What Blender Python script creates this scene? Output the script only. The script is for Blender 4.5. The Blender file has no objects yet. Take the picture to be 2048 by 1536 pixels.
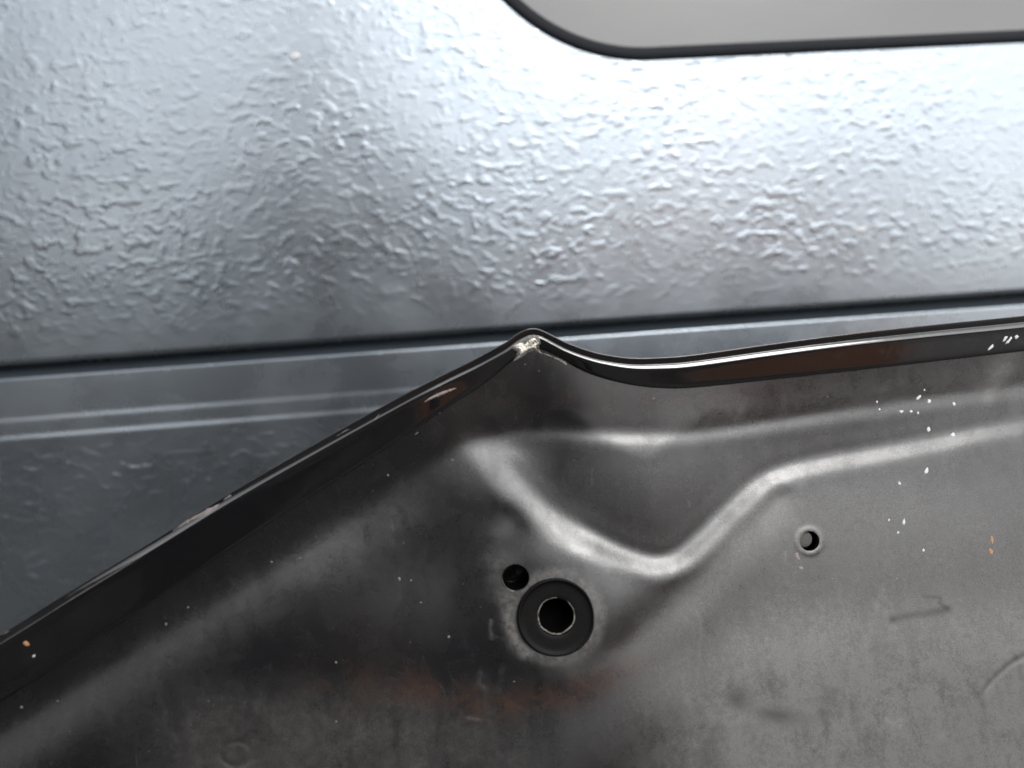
import bpy, bmesh, math, random
import numpy as np
from mathutils import Vector, Matrix, noise as mnoise

random.seed(7)
np.random.seed(7)
scene = bpy.context.scene
COL = scene.collection
R = math.radians

# ------------------------------------------------------------------ camera
FPX = 1539.0                      # focal length in pixels of a 2048 px wide frame
YAW, PITCH, ROLL = 4.1, 8.0, 3.82
CAM = Vector((0.0, -0.45, 1.15))
cam_rot = Matrix.Rotation(R(-YAW), 3, 'Z') @ Matrix.Rotation(R(90 - PITCH), 3, 'X') @ Matrix.Rotation(R(-ROLL), 3, 'Z')
cd = bpy.data.cameras.new('camera')
cam = bpy.data.objects.new('camera', cd)
COL.objects.link(cam)
cam.matrix_world = Matrix.Translation(CAM) @ cam_rot.to_4x4()
cd.sensor_width = 36.0
cd.lens = 36.0 * FPX / 2048.0
cd.clip_start = 0.01
cd.clip_end = 500.0
cd.dof.use_dof = True
cd.dof.focus_distance = 0.275
cd.dof.aperture_fstop = 5.6
scene.camera = cam

# ------------------------------------------------------------------ sky, sun, exposure
SUN_EL, SUN_AZ = 40.0, 20.0       # sun behind the camera, to its right
world = bpy.data.worlds.new('World')
scene.world = world
world.use_nodes = True
wn, wl = world.node_tree.nodes, world.node_tree.links
wn.clear()
wo = wn.new('ShaderNodeOutputWorld')
wb = wn.new('ShaderNodeBackground')
sky = wn.new('ShaderNodeTexSky')
sky.sky_type = 'NISHITA'
sky.sun_disc = False
sky.sun_elevation = R(SUN_EL)
sky.sun_rotation = R(180 - SUN_AZ)
sky.air_density = 1.0
sky.dust_density = 1.2
sky.ozone_density = 1.0
hs = wn.new('ShaderNodeHueSaturation')
hs.inputs['Saturation'].default_value = 0.10
wl.new(sky.outputs[0], hs.inputs['Color'])
tc = wn.new('ShaderNodeTexCoord')
cn = wn.new('ShaderNodeTexNoise')
cn.inputs['Scale'].default_value = 2.3
cn.inputs['Detail'].default_value = 3.0
wl.new(tc.outputs['Generated'], cn.inputs['Vector'])
cr = wn.new('ShaderNodeMapRange')
cr.inputs['From Min'].default_value, cr.inputs['From Max'].default_value = 0.35, 0.65
cr.inputs['To Min'].default_value, cr.inputs['To Max'].default_value = 0.75, 1.35
wl.new(cn.outputs['Fac'], cr.inputs['Value'])
cm = wn.new('ShaderNodeVectorMath')
cm.operation = 'SCALE'
wl.new(hs.outputs[0], cm.inputs[0])
wl.new(cr.outputs['Result'], cm.inputs['Scale'])
wl.new(cm.outputs[0], wb.inputs['Color'])
wb.inputs['Strength'].default_value = 0.15
wl.new(wb.outputs[0], wo.inputs['Surface'])

sd = bpy.data.lights.new('sun', 'SUN')
sd.energy = 1.35
sd.angle = R(30)
sd.color = (1.0, 0.985, 0.96)
sun = bpy.data.objects.new('sun', sd)
COL.objects.link(sun)
sdir = Vector((math.sin(R(SUN_AZ)) * math.cos(R(SUN_EL)), -math.cos(R(SUN_AZ)) * math.cos(R(SUN_EL)), math.sin(R(SUN_EL))))
sun.rotation_euler = sdir.to_track_quat('Z', 'Y').to_euler()
sun.location = sdir * 5 + Vector((0, 0, 1))

scene.view_settings.view_transform = 'Standard'
scene.view_settings.look = 'None'
scene.view_settings.exposure = 1.68
scene.view_settings.gamma = 1.0

# ------------------------------------------------------------------ helpers
def ray(px, py):
    d = cam_rot @ Vector(((px - 1024.0) / FPX, -(py - 768.0) / FPX, -1.0))
    return d

def on_plane(px, py, p0, n):
    d = ray(px, py)
    t = (p0 - CAM).dot(n) / d.dot(n)
    return CAM + d * t

def link(o, parent=None):
    COL.objects.link(o)
    if parent is not None:
        o.parent = parent
    return o

def tag(o, label=None, cat=None, group=None, kind=None):
    if label: o['label'] = label
    if cat: o['category'] = cat
    if group: o['group'] = group
    if kind: o['kind'] = kind
    return o

def empty(name, loc=(0, 0, 0)):
    o = bpy.data.objects.new(name, None)
    o.location = loc
    o.empty_display_size = 0.05
    return link(o)

def pymesh(name, verts, faces, mat, parent=None, smooth=True):
    me = bpy.data.meshes.new(name)
    me.from_pydata([tuple(v) for v in verts], [], [tuple(f) for f in faces])
    me.validate()
    if smooth:
        me.polygons.foreach_set('use_smooth', [True] * len(me.polygons))
    me.materials.append(mat)
    me.update()
    return link(bpy.data.objects.new(name, me), parent)

def bmobj(name, bm, mat, parent=None, smooth=False):
    me = bpy.data.meshes.new(name)
    bm.to_mesh(me)
    bm.free()
    if smooth:
        me.polygons.foreach_set('use_smooth', [True] * len(me.polygons))
    me.materials.append(mat)
    return link(bpy.data.objects.new(name, me), parent)

def add_box(bm, lo, hi, bevel=0.0):
    lo, hi = Vector(lo), Vector(hi)
    r = bmesh.ops.create_cube(bm, size=1.0)
    vs = r['verts']
    for v in vs:
        v.co = Vector(((lo[i] + hi[i]) / 2 + v.co[i] * (hi[i] - lo[i]) for i in range(3)))
    if bevel:
        es = list({e for v in vs for e in v.link_edges})
        bmesh.ops.bevel(bm, geom=es, offset=bevel, segments=2, affect='EDGES')

class Mat:
    """small node helper"""
    def __init__(self, name):
        self.m = bpy.data.materials.new(name)
        self.m.use_nodes = True
        self.n, self.l = self.m.node_tree.nodes, self.m.node_tree.links
        self.b = self.n['Principled BSDF']
    def set(self, **kw):
        for k, v in kw.items():
            self.put(self.b.inputs[k.replace('_', ' ')], v)
        return self
    def put(self, sock, v):
        if hasattr(v, 'is_output') or isinstance(v, bpy.types.NodeSocket):
            self.l.new(v, sock)
        else:
            if isinstance(v, (tuple, list)) and sock.type == 'RGBA' and len(v) == 3:
                v = (*v, 1.0)
            sock.default_value = v
    def coord(self, kind='Object', scale=(1, 1, 1), loc=(0, 0, 0), rot=(0, 0, 0)):
        t = self.n.new('ShaderNodeTexCoord')
        mp = self.n.new('ShaderNodeMapping')
        mp.inputs['Scale'].default_value = scale
        mp.inputs['Location'].default_value = loc
        mp.inputs['Rotation'].default_value = rot
        self.l.new(t.outputs[kind], mp.inputs['Vector'])
        return mp.outputs[0]
    def noise(self, vec, scale, detail=4, rough=0.5, dist=0.0, out='Fac'):
        t = self.n.new('ShaderNodeTexNoise')
        self.l.new(vec, t.inputs['Vector'])
        t.inputs['Scale'].default_value = scale
        t.inputs['Detail'].default_value = detail
        t.inputs['Roughness'].default_value = rough
        t.inputs['Distortion'].default_value = dist
        return t.outputs[out]
    def voronoi(self, vec, scale, feature='F1', out='Distance', rnd=1.0):
        t = self.n.new('ShaderNodeTexVoronoi')
        t.feature = feature
        self.l.new(vec, t.inputs['Vector'])
        t.inputs['Scale'].default_value = scale
        t.inputs['Randomness'].default_value = rnd
        return t.outputs[out]
    def ramp(self, fac, stops, interp='LINEAR'):
        t = self.n.new('ShaderNodeValToRGB')
        t.color_ramp.interpolation = interp
        e = t.color_ramp.elements
        while len(e) < len(stops):
            e.new(0.5)
        for el, (p, c) in zip(e, stops):
            el.position = p
            el.color = (c, c, c, 1) if not isinstance(c, tuple) else (*c, 1)
        self.l.new(fac, t.inputs[0])
        return t.outputs[0]
    def math(self, op, a, b=0.0, c=None, clamp=False):
        t = self.n.new('ShaderNodeMath')
        t.operation = op
        t.use_clamp = clamp
        self.put(t.inputs[0], a)
        self.put(t.inputs[1], b)
        if c is not None: self.put(t.inputs[2], c)
        return t.outputs[0]
    def maprange(self, v, a, b, c=0.0, d=1.0, smooth=True):
        t = self.n.new('ShaderNodeMapRange')
        t.interpolation_type = 'SMOOTHSTEP' if smooth else 'LINEAR'
        self.put(t.inputs['Value'], v)
        for k, x in zip(('From Min', 'From Max', 'To Min', 'To Max'), (a, b, c, d)):
            t.inputs[k].default_value = x
        return t.outputs['Result']
    def mix(self, fac, a, b):
        t = self.n.new('ShaderNodeMix')
        t.data_type = 'RGBA'
        self.put(t.inputs[0], fac)
        self.put(t.inputs[6], a)
        self.put(t.inputs[7], b)
        return t.outputs[2]
    def sep(self, vec):
        t = self.n.new('ShaderNodeSeparateXYZ')
        self.l.new(vec, t.inputs[0])
        return t.outputs
    def dist(self, vec, p):
        t = self.n.new('ShaderNodeVectorMath')
        t.operation = 'DISTANCE'
        self.l.new(vec, t.inputs[0])
        t.inputs[1].default_value = p
        return t.outputs['Value']
    def bump(self, h, strength=1.0, distance=0.001, normal=None):
        t = self.n.new('ShaderNodeBump')
        t.inputs['Strength'].default_value = strength
        t.inputs['Distance'].default_value = distance
        self.l.new(h, t.inputs['Height'])
        if normal is not None: self.l.new(normal, t.inputs['Normal'])
        return t.outputs[0]

# ------------------------------------------------------------------ door layout (plane y = 0)
DN = Vector((0, -1, 0))
def door_pt(px, py):
    return on_plane(px, py, Vector((0, 0, 0)), DN)
Z_JOINT = door_pt(1024, 672).z
Z_R1 = door_pt(400, 811).z            # upper crease of the rib
Z_R2 = door_pt(400, 846).z            # lower crease
W_C = door_pt(1300, 121)              # tangent point of the window corner arc on the bottom edge
PXM = (door_pt(1400, 121) - door_pt(1300, 121)).length / 100.0
W_R = 387 * PXM                       # outer corner radius
W_B = W_C.z

# ------------------------------------------------------------------ materials
def mat_door():
    M = Mat('door_paint')
    v = M.coord('Object')
    s = M.sep(v)
    z = s[2]
    # stucco embossing: flat ground with raised, slightly sideways-drawn squiggles
    vs = M.coord('Object', scale=(0.95, 1.0, 1.3), rot=(0, R(5), 0))
    n1 = M.noise(vs, 135, 0.6, 0.4, 0.25)
    n2 = M.noise(vs, 250, 0.6, 0.4, 0.2)
    a = M.ramp(n1, [(0.0, 0.0), (0.50, 0.0), (0.72, 1.0), (1.0, 1.0)], 'EASE')
    b = M.ramp(n2, [(0.0, 0.0), (0.52, 0.0), (0.74, 1.0), (1.0, 1.0)], 'EASE')
    h = M.math('MULTIPLY_ADD', b, 0.55, a)
    # patches where the roller pressed less
    pm = M.maprange(M.noise(vs, 14, 2, 0.5), 0.35, 0.65, 0.45, 1.0)
    h = M.math('MULTIPLY', h, pm)
    # embossing fades out towards the section joint and on the rib below it
    up = M.maprange(z, Z_JOINT + 0.006, Z_JOINT + 0.035, 0.0, 1.0)
    lo = M.maprange(z, Z_R2 - 0.012, Z_R2 - 0.001, 1.0, 0.0)
    up2 = M.maprange(z, Z_JOINT - 0.004, Z_JOINT, 0.0, 0.0)
    e = M.math('ADD', M.math('ADD', up, lo), 0.12)
    h = M.math('MULTIPLY', h, e)
    nrm = M.bump(h, 1.0, 0.00014)
    fine = M.noise(vs, 1500, 2, 0.6)
    nrm2 = M.bump(fine, 0.25, 0.00002, nrm)
    dirt = M.noise(v, 6, 5, 0.6)
    col = M.mix(M.maprange(dirt, 0.3, 0.7), (0.190, 0.214, 0.238), (0.222, 0.244, 0.266))
    M.set(Base_Color=col, Metallic=0.95, Normal=nrm2)
    M.set(Roughness=M.maprange(M.noise(v, 25, 4, 0.6), 0.3, 0.7, 0.25, 0.31))
    return M.m

def simple(name, col, rough=0.5, metallic=0.0, bump=None, coat=0.0, var=0.15, vscale=30, spec=0.5):
    M = Mat(name)
    v = M.coord('Object')
    n = M.noise(v, vscale, 4, 0.6)
    c2 = tuple(c * (1 + var) for c in col)
    c1 = tuple(c * (1 - var) for c in col)
    M.set(Base_Color=M.mix(n, c1, c2), Roughness=rough, Metallic=metallic, Coat_Weight=coat)
    M.b.inputs['Specular IOR Level'].default_value = spec
    if bump:
        M.set(Normal=M.bump(M.noise(v, bump[0], 4, 0.6), 1.0, bump[1]))
    return M.m

m_door = mat_door()
m_gasket = simple('window_gasket_rubber', (0.005, 0.006, 0.008), 0.8, bump=(800, 0.0001), spec=0.15)
m_dark = simple('dark_void', (0.0008, 0.0008, 0.0009), 0.9, spec=0.02)

m_seal = simple('joint_seal_rubber', (0.016, 0.022, 0.028), 0.8, spec=0.2)

def mat_pane():
    M = Mat('window_pane_acrylic')
    v = M.coord('Object', scale=(1.0, 1.0, 3.0), rot=(0, R(-24), 0))
    n = M.noise(v, 12, 4, 0.55, 0.3)
    M.set(Base_Color=M.mix(n, (0.050, 0.050, 0.050), (0.066, 0.065, 0.064)), Roughness=0.22)
    M.set(Normal=M.bump(M.noise(v, 40, 2, 0.5), 0.4, 0.0001))
    return M.m
m_pane = mat_pane()

# ------------------------------------------------------------------ garage door
door = empty('garage_door', (0, 0, 0))
tag(door, 'grey blue metal garage door with stucco embossed sections behind the black hood', 'garage door')
DX0, DX1 = -1.3, 1.3

def section(z_lo, z_hi, profile, name='door_section', x0=DX0, x1=DX1):
    """a door section swept along x; profile = (y, z) list from bottom to top, y towards the camera is negative"""
    vs, fs = [], []
    for x in (x0, x1):
        for (y, z) in profile:
            vs.append((x, y, z))
    n = len(profile)
    for i in range(n - 1):
        fs.append((i, n + i, n + i + 1, i + 1))
    return pymesh(name, vs, fs, m_door, door, smooth=False)

def round_corner(c, r, a0, a1, n=6):
    return [(c[0] + r * math.cos(R(a0 + (a1 - a0) * i / n)), c[1] + r * math.sin(R(a0 + (a1 - a0) * i / n))) for i in range(n + 1)]

GAP = 0.0056
# lower section: smooth lip under the joint, a shallow double-creased rib, then stucco again
def smooth_profile(pts, step=0.0004, rad=3):
    """resample a (y, z) polyline finely and soften its corners"""
    out = []
    for (a, b) in zip(pts[:-1], pts[1:]):
        L = math.hypot(b[0] - a[0], b[1] - a[1])
        k = max(2, int(L / step))
        for i in range(k):
            t = i / k
            out.append((a[0] + (b[0] - a[0]) * t, a[1] + (b[1] - a[1]) * t))
    out.append(pts[-1])
    arr = np.array(out)
    for _ in range(rad * 3):
        arr[1:-1] = (arr[:-2] + arr[1:-1] * 2 + arr[2:]) / 4
    return [tuple(p) for p in arr]

ZT = Z_JOINT - GAP * 0.5
low_top = smooth_profile([(-0.0014, Z_R2 - 0.03), (-0.0014, Z_R2 - 0.0010), (-0.0010, Z_R2 + 0.0012), (-0.0008, Z_R1 - 0.0011), (-0.0005, Z_R1 + 0.0012),
                          (0.0, ZT - 0.0006), (0.0010, ZT - 0.0009), (0.004, ZT - 0.005), (0.02, ZT - 0.008)], rad=1)
sec_low = section(0, 0, [(0.02, 0.62), (-0.0014, 0.62), (-0.0014, 0.8)] + low_top)
sec_low.data.polygons.foreach_set('use_smooth', [True] * len(sec_low.data.polygons))

# window section with a real opening: front face is a ring around a rounded rectangle
ZB = Z_JOINT + GAP * 0.5
WX0 = W_C.x - W_R
WX1 = WX0 + 0.62
WZ0, WZ1 = W_B, W_B + 0.30
SEC_TOP = WZ1 + 0.12

def rrect(x0, z0, x1, z1, r, n=32):
    pts = []
    for (cx, cz, a) in ((x0 + r, z0 + r, 180), (x1 - r, z0 + r, 270), (x1 - r, z1 - r, 0), (x0 + r, z1 - r, 90)):
        for i in range(n + 1):
            t = R(a + 90 * i / n)
            pts.append((cx + r * math.cos(t), cz + r * math.sin(t)))
    return pts

bm = bmesh.new()
ys = 0.0
outer = [(DX0, ZB + 0.004), (DX1, ZB + 0.004), (DX1, SEC_TOP), (DX0, SEC_TOP)]
ov = [bm.verts.new((x, 0, z)) for x, z in outer]
inner = rrect(WX0, WZ0, WX1, WZ1, W_R)
iv = [bm.verts.new((x, 0, z)) for x, z in inner]
oe = [bm.edges.new((ov[i], ov[(i + 1) % 4])) for i in range(4)]
ie = [bm.edges.new((iv[i], iv[(i + 1) % len(iv)])) for i in range(len(iv))]
bmesh.ops.triangle_fill(bm, use_beauty=True, use_dissolve=False, edges=oe + ie)
for f in bm.faces:
    if f.normal.y > 0: f.normal_flip()
# rolled lower lip and returns
pl = [(0.0, ZB + 0.004), (0.0006, ZB + 0.0018), (0.0022, ZB + 0.0004), (0.006, ZB), (0.02, ZB)]
prev = [ov[0], ov[1]]
for (y, z) in pl[1:]:
    a, b = bm.verts.new((DX0, y, z)), bm.verts.new((DX1, y, z))
    bm.faces.new((prev[0], a, b, prev[1]))
    prev = [a, b]
sec_win = bmobj('door_section', bm, m_door, door)

# dark joint recess between the sections
bm = bmesh.new()
add_box(bm, (DX0, 0.0085, ZT - 0.01), (DX1, 0.019, ZB + 0.01))
bmobj('joint_seal', bm, m_seal, door)
bm = bmesh.new()
add_box(bm, (DX0, 0.021, 0.6), (DX1, 0.03, ZT + 0.02))
bmobj('backing_sheet', bm, m_dark, door)
# the sections above and below, outside the frame
for (z0, z1) in ((0.16, 0.616), (SEC_TOP + 0.004, SEC_TOP + 0.5)):
    section(0, 0, [(0.02, z0), (0.0, z0 + 0.003), (0.0, z1 - 0.003), (0.02, z1)])

# window: gasket ring standing slightly proud, pane set behind it
win = bpy.data.objects.new('window', None)
link(win, door)
GW = 25 * PXM
def ring(name, o_in, o_out, y_pts, mat, parent):
    """y_pts: list of (offset inward from the opening edge, y)"""
    loops = []
    for off, y in y_pts:
        loops.append([(x, y, z) for x, z in rrect(WX0 + off, WZ0 + off, WX1 - off, WZ1 - off, max(0.004, W_R - off))])
    vs, fs = [], []
    n = len(loops[0])
    for L in loops: vs += L
    for k in range(len(loops) - 1):
        for i in range(n):
            j = (i + 1) % n
            fs.append((k * n + i, k * n + j, (k + 1) * n + j, (k + 1) * n + i))
    return pymesh(name, vs, fs, mat, parent)
ring('gasket', 0, 0, [(0.0002, 0.006), (0.0, -0.0005), (0.0009, -0.0018), (GW * 0.5, -0.0022), (GW * 0.9, -0.0014), (GW, -0.0002), (GW, 0.006)], m_gasket, win)
pp = rrect(WX0 + GW - 0.001, WZ0 + GW - 0.001, WX1 - GW + 0.001, WZ1 - GW + 0.001, W_R - GW)
pymesh('pane', [(x, 0.002, z) for x, z in pp], [tuple(range(len(pp)))], m_pane, win, smooth=False)

# white specks stuck on the door
def lump(name, p, sx, sz, h, mat, parent, axes, seed=0, rot=0.0, n=18):
    """small irregular pad lying on a surface; axes = (right, up, out)"""
    rx, up, out = axes
    vs, fs = [p + out * h], []
    rings = [(0.45, 0.95), (0.8, 0.7), (1.0, 0.0), (1.0, -0.4)]
    for (r, hh) in rings:
        for i in range(n):
            a = 2 * math.pi * i / n
            k = 1 + 0.28 * mnoise.noise(Vector((math.cos(a) * 1.3 + seed * 7.1, math.sin(a) * 1.3, seed)))
            x, z = math.cos(a) * sx * r * k, math.sin(a) * sz * r * k
            x, z = x * math.cos(rot) - z * math.sin(rot), x * math.sin(rot) + z * math.cos(rot)
            vs.append(p + rx * x + up * z + out * (h * hh))
    for i in range(n):
        fs.append((0, 1 + i, 1 + (i + 1) % n))
    for k in range(3):
        for i in range(n):
            j = (i + 1) % n
            fs.append((1 + k * n + i, 1 + (k + 1) * n + i, 1 + (k + 1) * n + j, 1 + k * n + j))
    return pymesh(name, vs, fs, mat, parent)

m_white = simple('white_paint_fleck', (0.27, 0.274, 0.28), 0.7)
DAX = (Vector((1, 0, 0)), Vector((0, 0, 1)), Vector((0, -1, 0)))
for (px, py, a, b, sd_) in ((590, 113, 10, 7, 1), (1722, 459, 13, 6, 2), (707, 373, 3.5, 3.5, 3), (207, 1128, 10, 7, 4), (228, 1105, 8, 6, 5), (642, 158, 3, 3, 7)):
    lump('paint_fleck', door_pt(px, py), a * PXM, b * PXM, 0.0006, m_white, door, DAX, sd_, rot=R(10))

# ------------------------------------------------------------------ hood plane
LEAN = 16.0
HN = Vector((0, -math.cos(R(LEAN)), math.sin(R(LEAN))))     # out of the hood's inside face, to the camera
HR = Vector((1, 0, 0))
HU = Vector((0, math.sin(R(LEAN)), math.cos(R(LEAN))))
HP = CAM + Vector((0, 0.265, 0)) - HU * 0.08
hood = empty('car_hood', HP)
hood.matrix_world = Matrix.Translation(HP) @ Matrix((HR, HU, HN)).transposed().to_4x4()
tag(hood, 'black car hood seen from its underside, propped in front of the grey garage door', 'car hood')

def uv(px, py):
    """pixel -> (u, v) on the hood plane, metres"""
    p = on_plane(px, py, HP, HN) - HP
    return (p.dot(HR), p.dot(HU))
# vectorised version
_r = np.array(cam_rot)
_n = np.array(HN)
_c = np.array(CAM)
_hp = np.array(HP)
def uv_np(px, py):
    d = np.stack([(px - 1024.0) / FPX, -(py - 768.0) / FPX, -np.ones_like(px)], -1) @ _r.T
    t = ((_hp - _c) @ _n) / (d @ _n)
    p = _c + d * t[..., None] - _hp
    return p @ np.array(HR), p @ np.array(HU)
K = 0.275 / FPX                   # about one frame pixel on the hood, in metres

def catmull(pts, n=12):
    P = [np.array(p, float) for p in pts]
    P = [2 * P[0] - P[1]] + P + [2 * P[-1] - P[-2]]
    out = []
    for i in range(1, len(P) - 2):
        for k in range(n):
            t = k / n
            a, b, c, d = P[i - 1], P[i], P[i + 1], P[i + 2]
            out.append(0.5 * ((2 * b) + (-a + c) * t + (2 * a - 5 * b + 4 * c - d) * t * t + (-a + 3 * b - 3 * c + d) * t ** 3))
    out.append(P[-2])
    return np.array(out)

# rim of the hood: silhouette and inner border of the folded hem, paired
RIM = [((-900, 1800), (-840, 1905)), ((-400, 1517), (-345, 1617)), ((0, 1275), (54, 1372)), ((156, 1178), (206, 1270)), ((300, 1091), (346, 1176)), ((462, 991), (505, 1070)),
       ((612, 904), (652, 975)), ((759, 823), (795, 884)), ((879, 760), (908, 810)), ((947, 727), (972, 768)),
       ((1000, 699), (1015, 733)), ((1030, 679), (1036, 717)), ((1046, 671), (1052, 708)), ((1062, 668), (1066, 704)), ((1078, 671), (1082, 706)), ((1100, 681), (1100, 713)),
       ((1128, 694), (1126, 727)), ((1163, 706), (1157, 743)), ((1200, 715), (1194, 757)), ((1255, 722), (1251, 771)), ((1310, 721), (1309, 778)), ((1374, 716), (1378, 778)),
       ((1519, 696), (1527, 763)), ((1690, 674), (1700, 744)), ((1861, 655), (1872, 724)), ((2048, 636), (2060, 702)), ((2400, 596), (2412, 660)), ((2900, 536), (2912, 600))]
rim_o = catmull([a for a, b in RIM])
rim_i = catmull([b for a, b in RIM])

# ---- relief of the inner panel, as signed distances to its press lines (in frame pixels on the hood plane)
def poly_sd(X, Y, pts):
    """distance to an open polyline, positive below it (larger y)"""
    pts = np.array(pts, float)
    best = np.full(X.shape, 1e9)
    sgn = np.ones(X.shape)
    for a, b in zip(pts[:-1], pts[1:]):
        d = b - a
        L2 = (d ** 2).sum()
        t = np.clip(((X - a[0]) * d[0] + (Y - a[1]) * d[1]) / L2, 0, 1)
        ex, ey = X - (a[0] + t * d[0]), Y - (a[1] + t * d[1])
        dd = np.hypot(ex, ey)
        m = dd < best
        best = np.where(m, dd, best)
        s = np.sign(d[0] * (Y - a[1]) - d[1] * (X - a[0]))
        sgn = np.where(m, s, sgn)
    return best * sgn

def sstep(x, a, b):
    t = np.clip((x - a) / (b - a), 0, 1)
    return t * t * t * (t * (6 * t - 15) + 10)

C1 = catmull([(-900, 2010), (-400, 1710), (0, 1462), (205, 1333), (342, 1250), (427, 1196), (513, 1144), (615, 1080), (700, 1025), (800, 958), (870, 915), (950, 882),
              (1020, 870), (1100, 868), (1200, 877), (1300, 880), (1400, 874), (1500, 860), (1600, 845), (1800, 816), (2048, 785), (2900, 680)], 6)
# lower border of the recess: down its left flank, round the low point, up the ramp, along to the right
C2 = catmull([(900, 820), (955, 890), (1010, 965), (1075, 1030), (1160, 1080), (1240, 1118), (1310, 1138), (1365, 1125), (1420, 1080), (1480, 1020), (1540, 968), (1610, 942), (1750, 915), (1900, 887), (2048, 858), (2900, 730)], 6)
C3 = catmull([(-900, 2150), (0, 1575), (137, 1490), (342, 1353), (444, 1285), (547, 1223), (660, 1160), (760, 1100), (900, 1000), (1020, 880), (1120, 760), (1220, 600)], 6)

HOLES = [(1112, 1234, 74.0), (1032, 1156, 27.0), (1619, 1082, 20.0)]

def G0(X, Y, cx, cy, r):
    return np.exp(-(((X - cx) ** 2 + (Y - cy) ** 2) / r ** 2))

def relief_macro(X, Y):
    d1 = poly_sd(X, Y, C1)
    d2 = poly_sd(X, Y, C2)
    h = np.zeros_like(X)
    right = sstep(X, 880, 1250)
    # outer band: a small roll at line 1 on the right, then the sheet leans forward up to the hem
    st1 = 1 - sstep(d1, -13, 9)
    h -= st1 * 4.4 * right
    out = 0.5 * (-d1 + np.sqrt(d1 * d1 + 12.0 ** 2))
    h += np.clip(out, 0, 260) * (0.15 * right + 0.34 * (1 - right))
    # left: the strip beside the band falls gently into the fold
    lf = 1 - sstep(X, 620, 930)
    h -= 7.5 * (1 - sstep(d1, -30, 110)) * lf
    d3 = poly_sd(X, Y, C3)
    s3 = 0.5 * (d3 + np.sqrt(d3 * d3 + 40.0 ** 2))
    h -= 0.15 * np.clip(s3, 0, 420) * (1 - sstep(X, 780, 1180))
    # recess between lines 1 and 2
    band = 1 - sstep(d1, -60, 20)
    w2 = 37 + 34 * (1 - sstep(X, 1040, 1270)) - 13 * sstep(X, 1350, 1650) + 70 * band * (1 - right)
    rec = 1 - sstep(d2, -w2, w2 * 0.7)
    depth = 12.0 - 5.4 * sstep(X, 1400, 1650)
    h -= rec * depth
    h += 2.6 * np.exp(-((d2 - 36) / 20) ** 2) * sstep(X, 1330, 1420) * (1 - sstep(X, 1480, 1620))
    # floor of the recess leans a little forward at its top
    h += np.clip(-d2 - 20, 0, 180) * 0.10 * sstep(X, 980, 1200)
    # soft hollow left of the recess and round the grommet
    h -= 10 * np.exp(-(((X - 800) / 150) ** 2 + ((Y - 1120) / 130) ** 2))
    g = np.hypot(X - 1112, Y - 1234)
    h += 7 * (1 - sstep(g, 92, 190))
    h -= 6 * np.exp(-(((X - 1010) / 30) ** 2 + ((Y - 1050) / 28) ** 2))
    # shallow press line running down-left to up-right below the ramp
    ln = poly_sd(X, Y, [(1150, 1330), (1260, 1275), (1380, 1180), (1480, 1070), (1560, 1000)])
    h -= 5 * np.exp(-(ln / 26) ** 2)
    # swellings of the lower field
    ln2 = poly_sd(X, Y, [(900, 1700), (1250, 1400), (1500, 1290), (1900, 1250), (2500, 1200)])
    h += sstep(ln2, -90, 90) * 5
    return h

GX = np.arange(-1000, 3001, 5.0)
GY = np.arange(400, 2501, 5.0)
_gx, _gy = np.meshgrid(GX, GY)
MACRO = relief_macro(_gx, _gy)
_k = np.exp(-0.5 * (np.arange(-6, 7) / 1.15) ** 2); _k /= _k.sum()
def _blur(A):
    P = np.pad(A, 6, mode='edge')
    P = sum(_k[i] * P[i:i + A.shape[0], :] for i in range(13))
    return sum(_k[i] * P[:, i:i + A.shape[1]] for i in range(13))
MACRO = _blur(MACRO)
# the open floors get a wider blur so that no fold of the distance fields shows
_w = MACRO
for _ in range(12): _w = _blur(_w)
_near = np.minimum(np.abs(poly_sd(_gx, _gy, C1)), np.abs(poly_sd(_gx, _gy, C2)))
_f = sstep(_near, 18, 60)
MACRO = MACRO * (1 - _f) + _w * _f
MACRO = _blur(MACRO)

def relief(X, Y):
    X = np.asarray(X, float); Y = np.asarray(Y, float)
    fx = np.clip((X - GX[0]) / 5.0, 0, len(GX) - 2.001); fy = np.clip((Y - GY[0]) / 5.0, 0, len(GY) - 2.001)
    # smooth (quadratic b-spline like) lookup: average four shifted bilinear samples
    def bil(ax, ay):
        ax = np.clip(ax, 0, len(GX) - 2.001); ay = np.clip(ay, 0, len(GY) - 2.001)
        i, j = ax.astype(int), ay.astype(int)
        tx, ty = ax - i, ay - j
        return (MACRO[j, i] * (1 - tx) + MACRO[j, i + 1] * tx) * (1 - ty) + (MACRO[j + 1, i] * (1 - tx) + MACRO[j + 1, i + 1] * tx) * ty
    h = (bil(fx - 0.5, fy - 0.5) + bil(fx + 0.5, fy - 0.5) + bil(fx - 0.5, fy + 0.5) + bil(fx + 0.5, fy + 0.5)) / 4
    h = h - 1.6 * np.exp(-(((X - 1490) / 38) ** 2 + ((Y - 1405) / 26) ** 2))
    ln3 = poly_sd(X, Y, [(1960, 1385), (1985, 1355), (2020, 1325), (2070, 1300), (2200, 1250)])
    h -= 1.0 * np.exp(-(ln3 / 5.5) ** 2) * sstep(X, 1955, 1975)
    g = np.hypot((X - 462) / 1.0, (Y - 1520) / 0.8)
    h -= 1.3 * np.exp(-((g - 32) / 6) ** 2)
    g = np.hypot(X - 1619, Y - 1082)
    h += 1.2 * np.exp(-((g - 24) / 5) ** 2)
    g = np.hypot(X - 1112, Y - 1234)
    h += 1.0 * np.sin(X / 97 + Y / 171) + 0.8 * np.sin(Y / 83 - X / 240 + 1.3)
    return h

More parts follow.
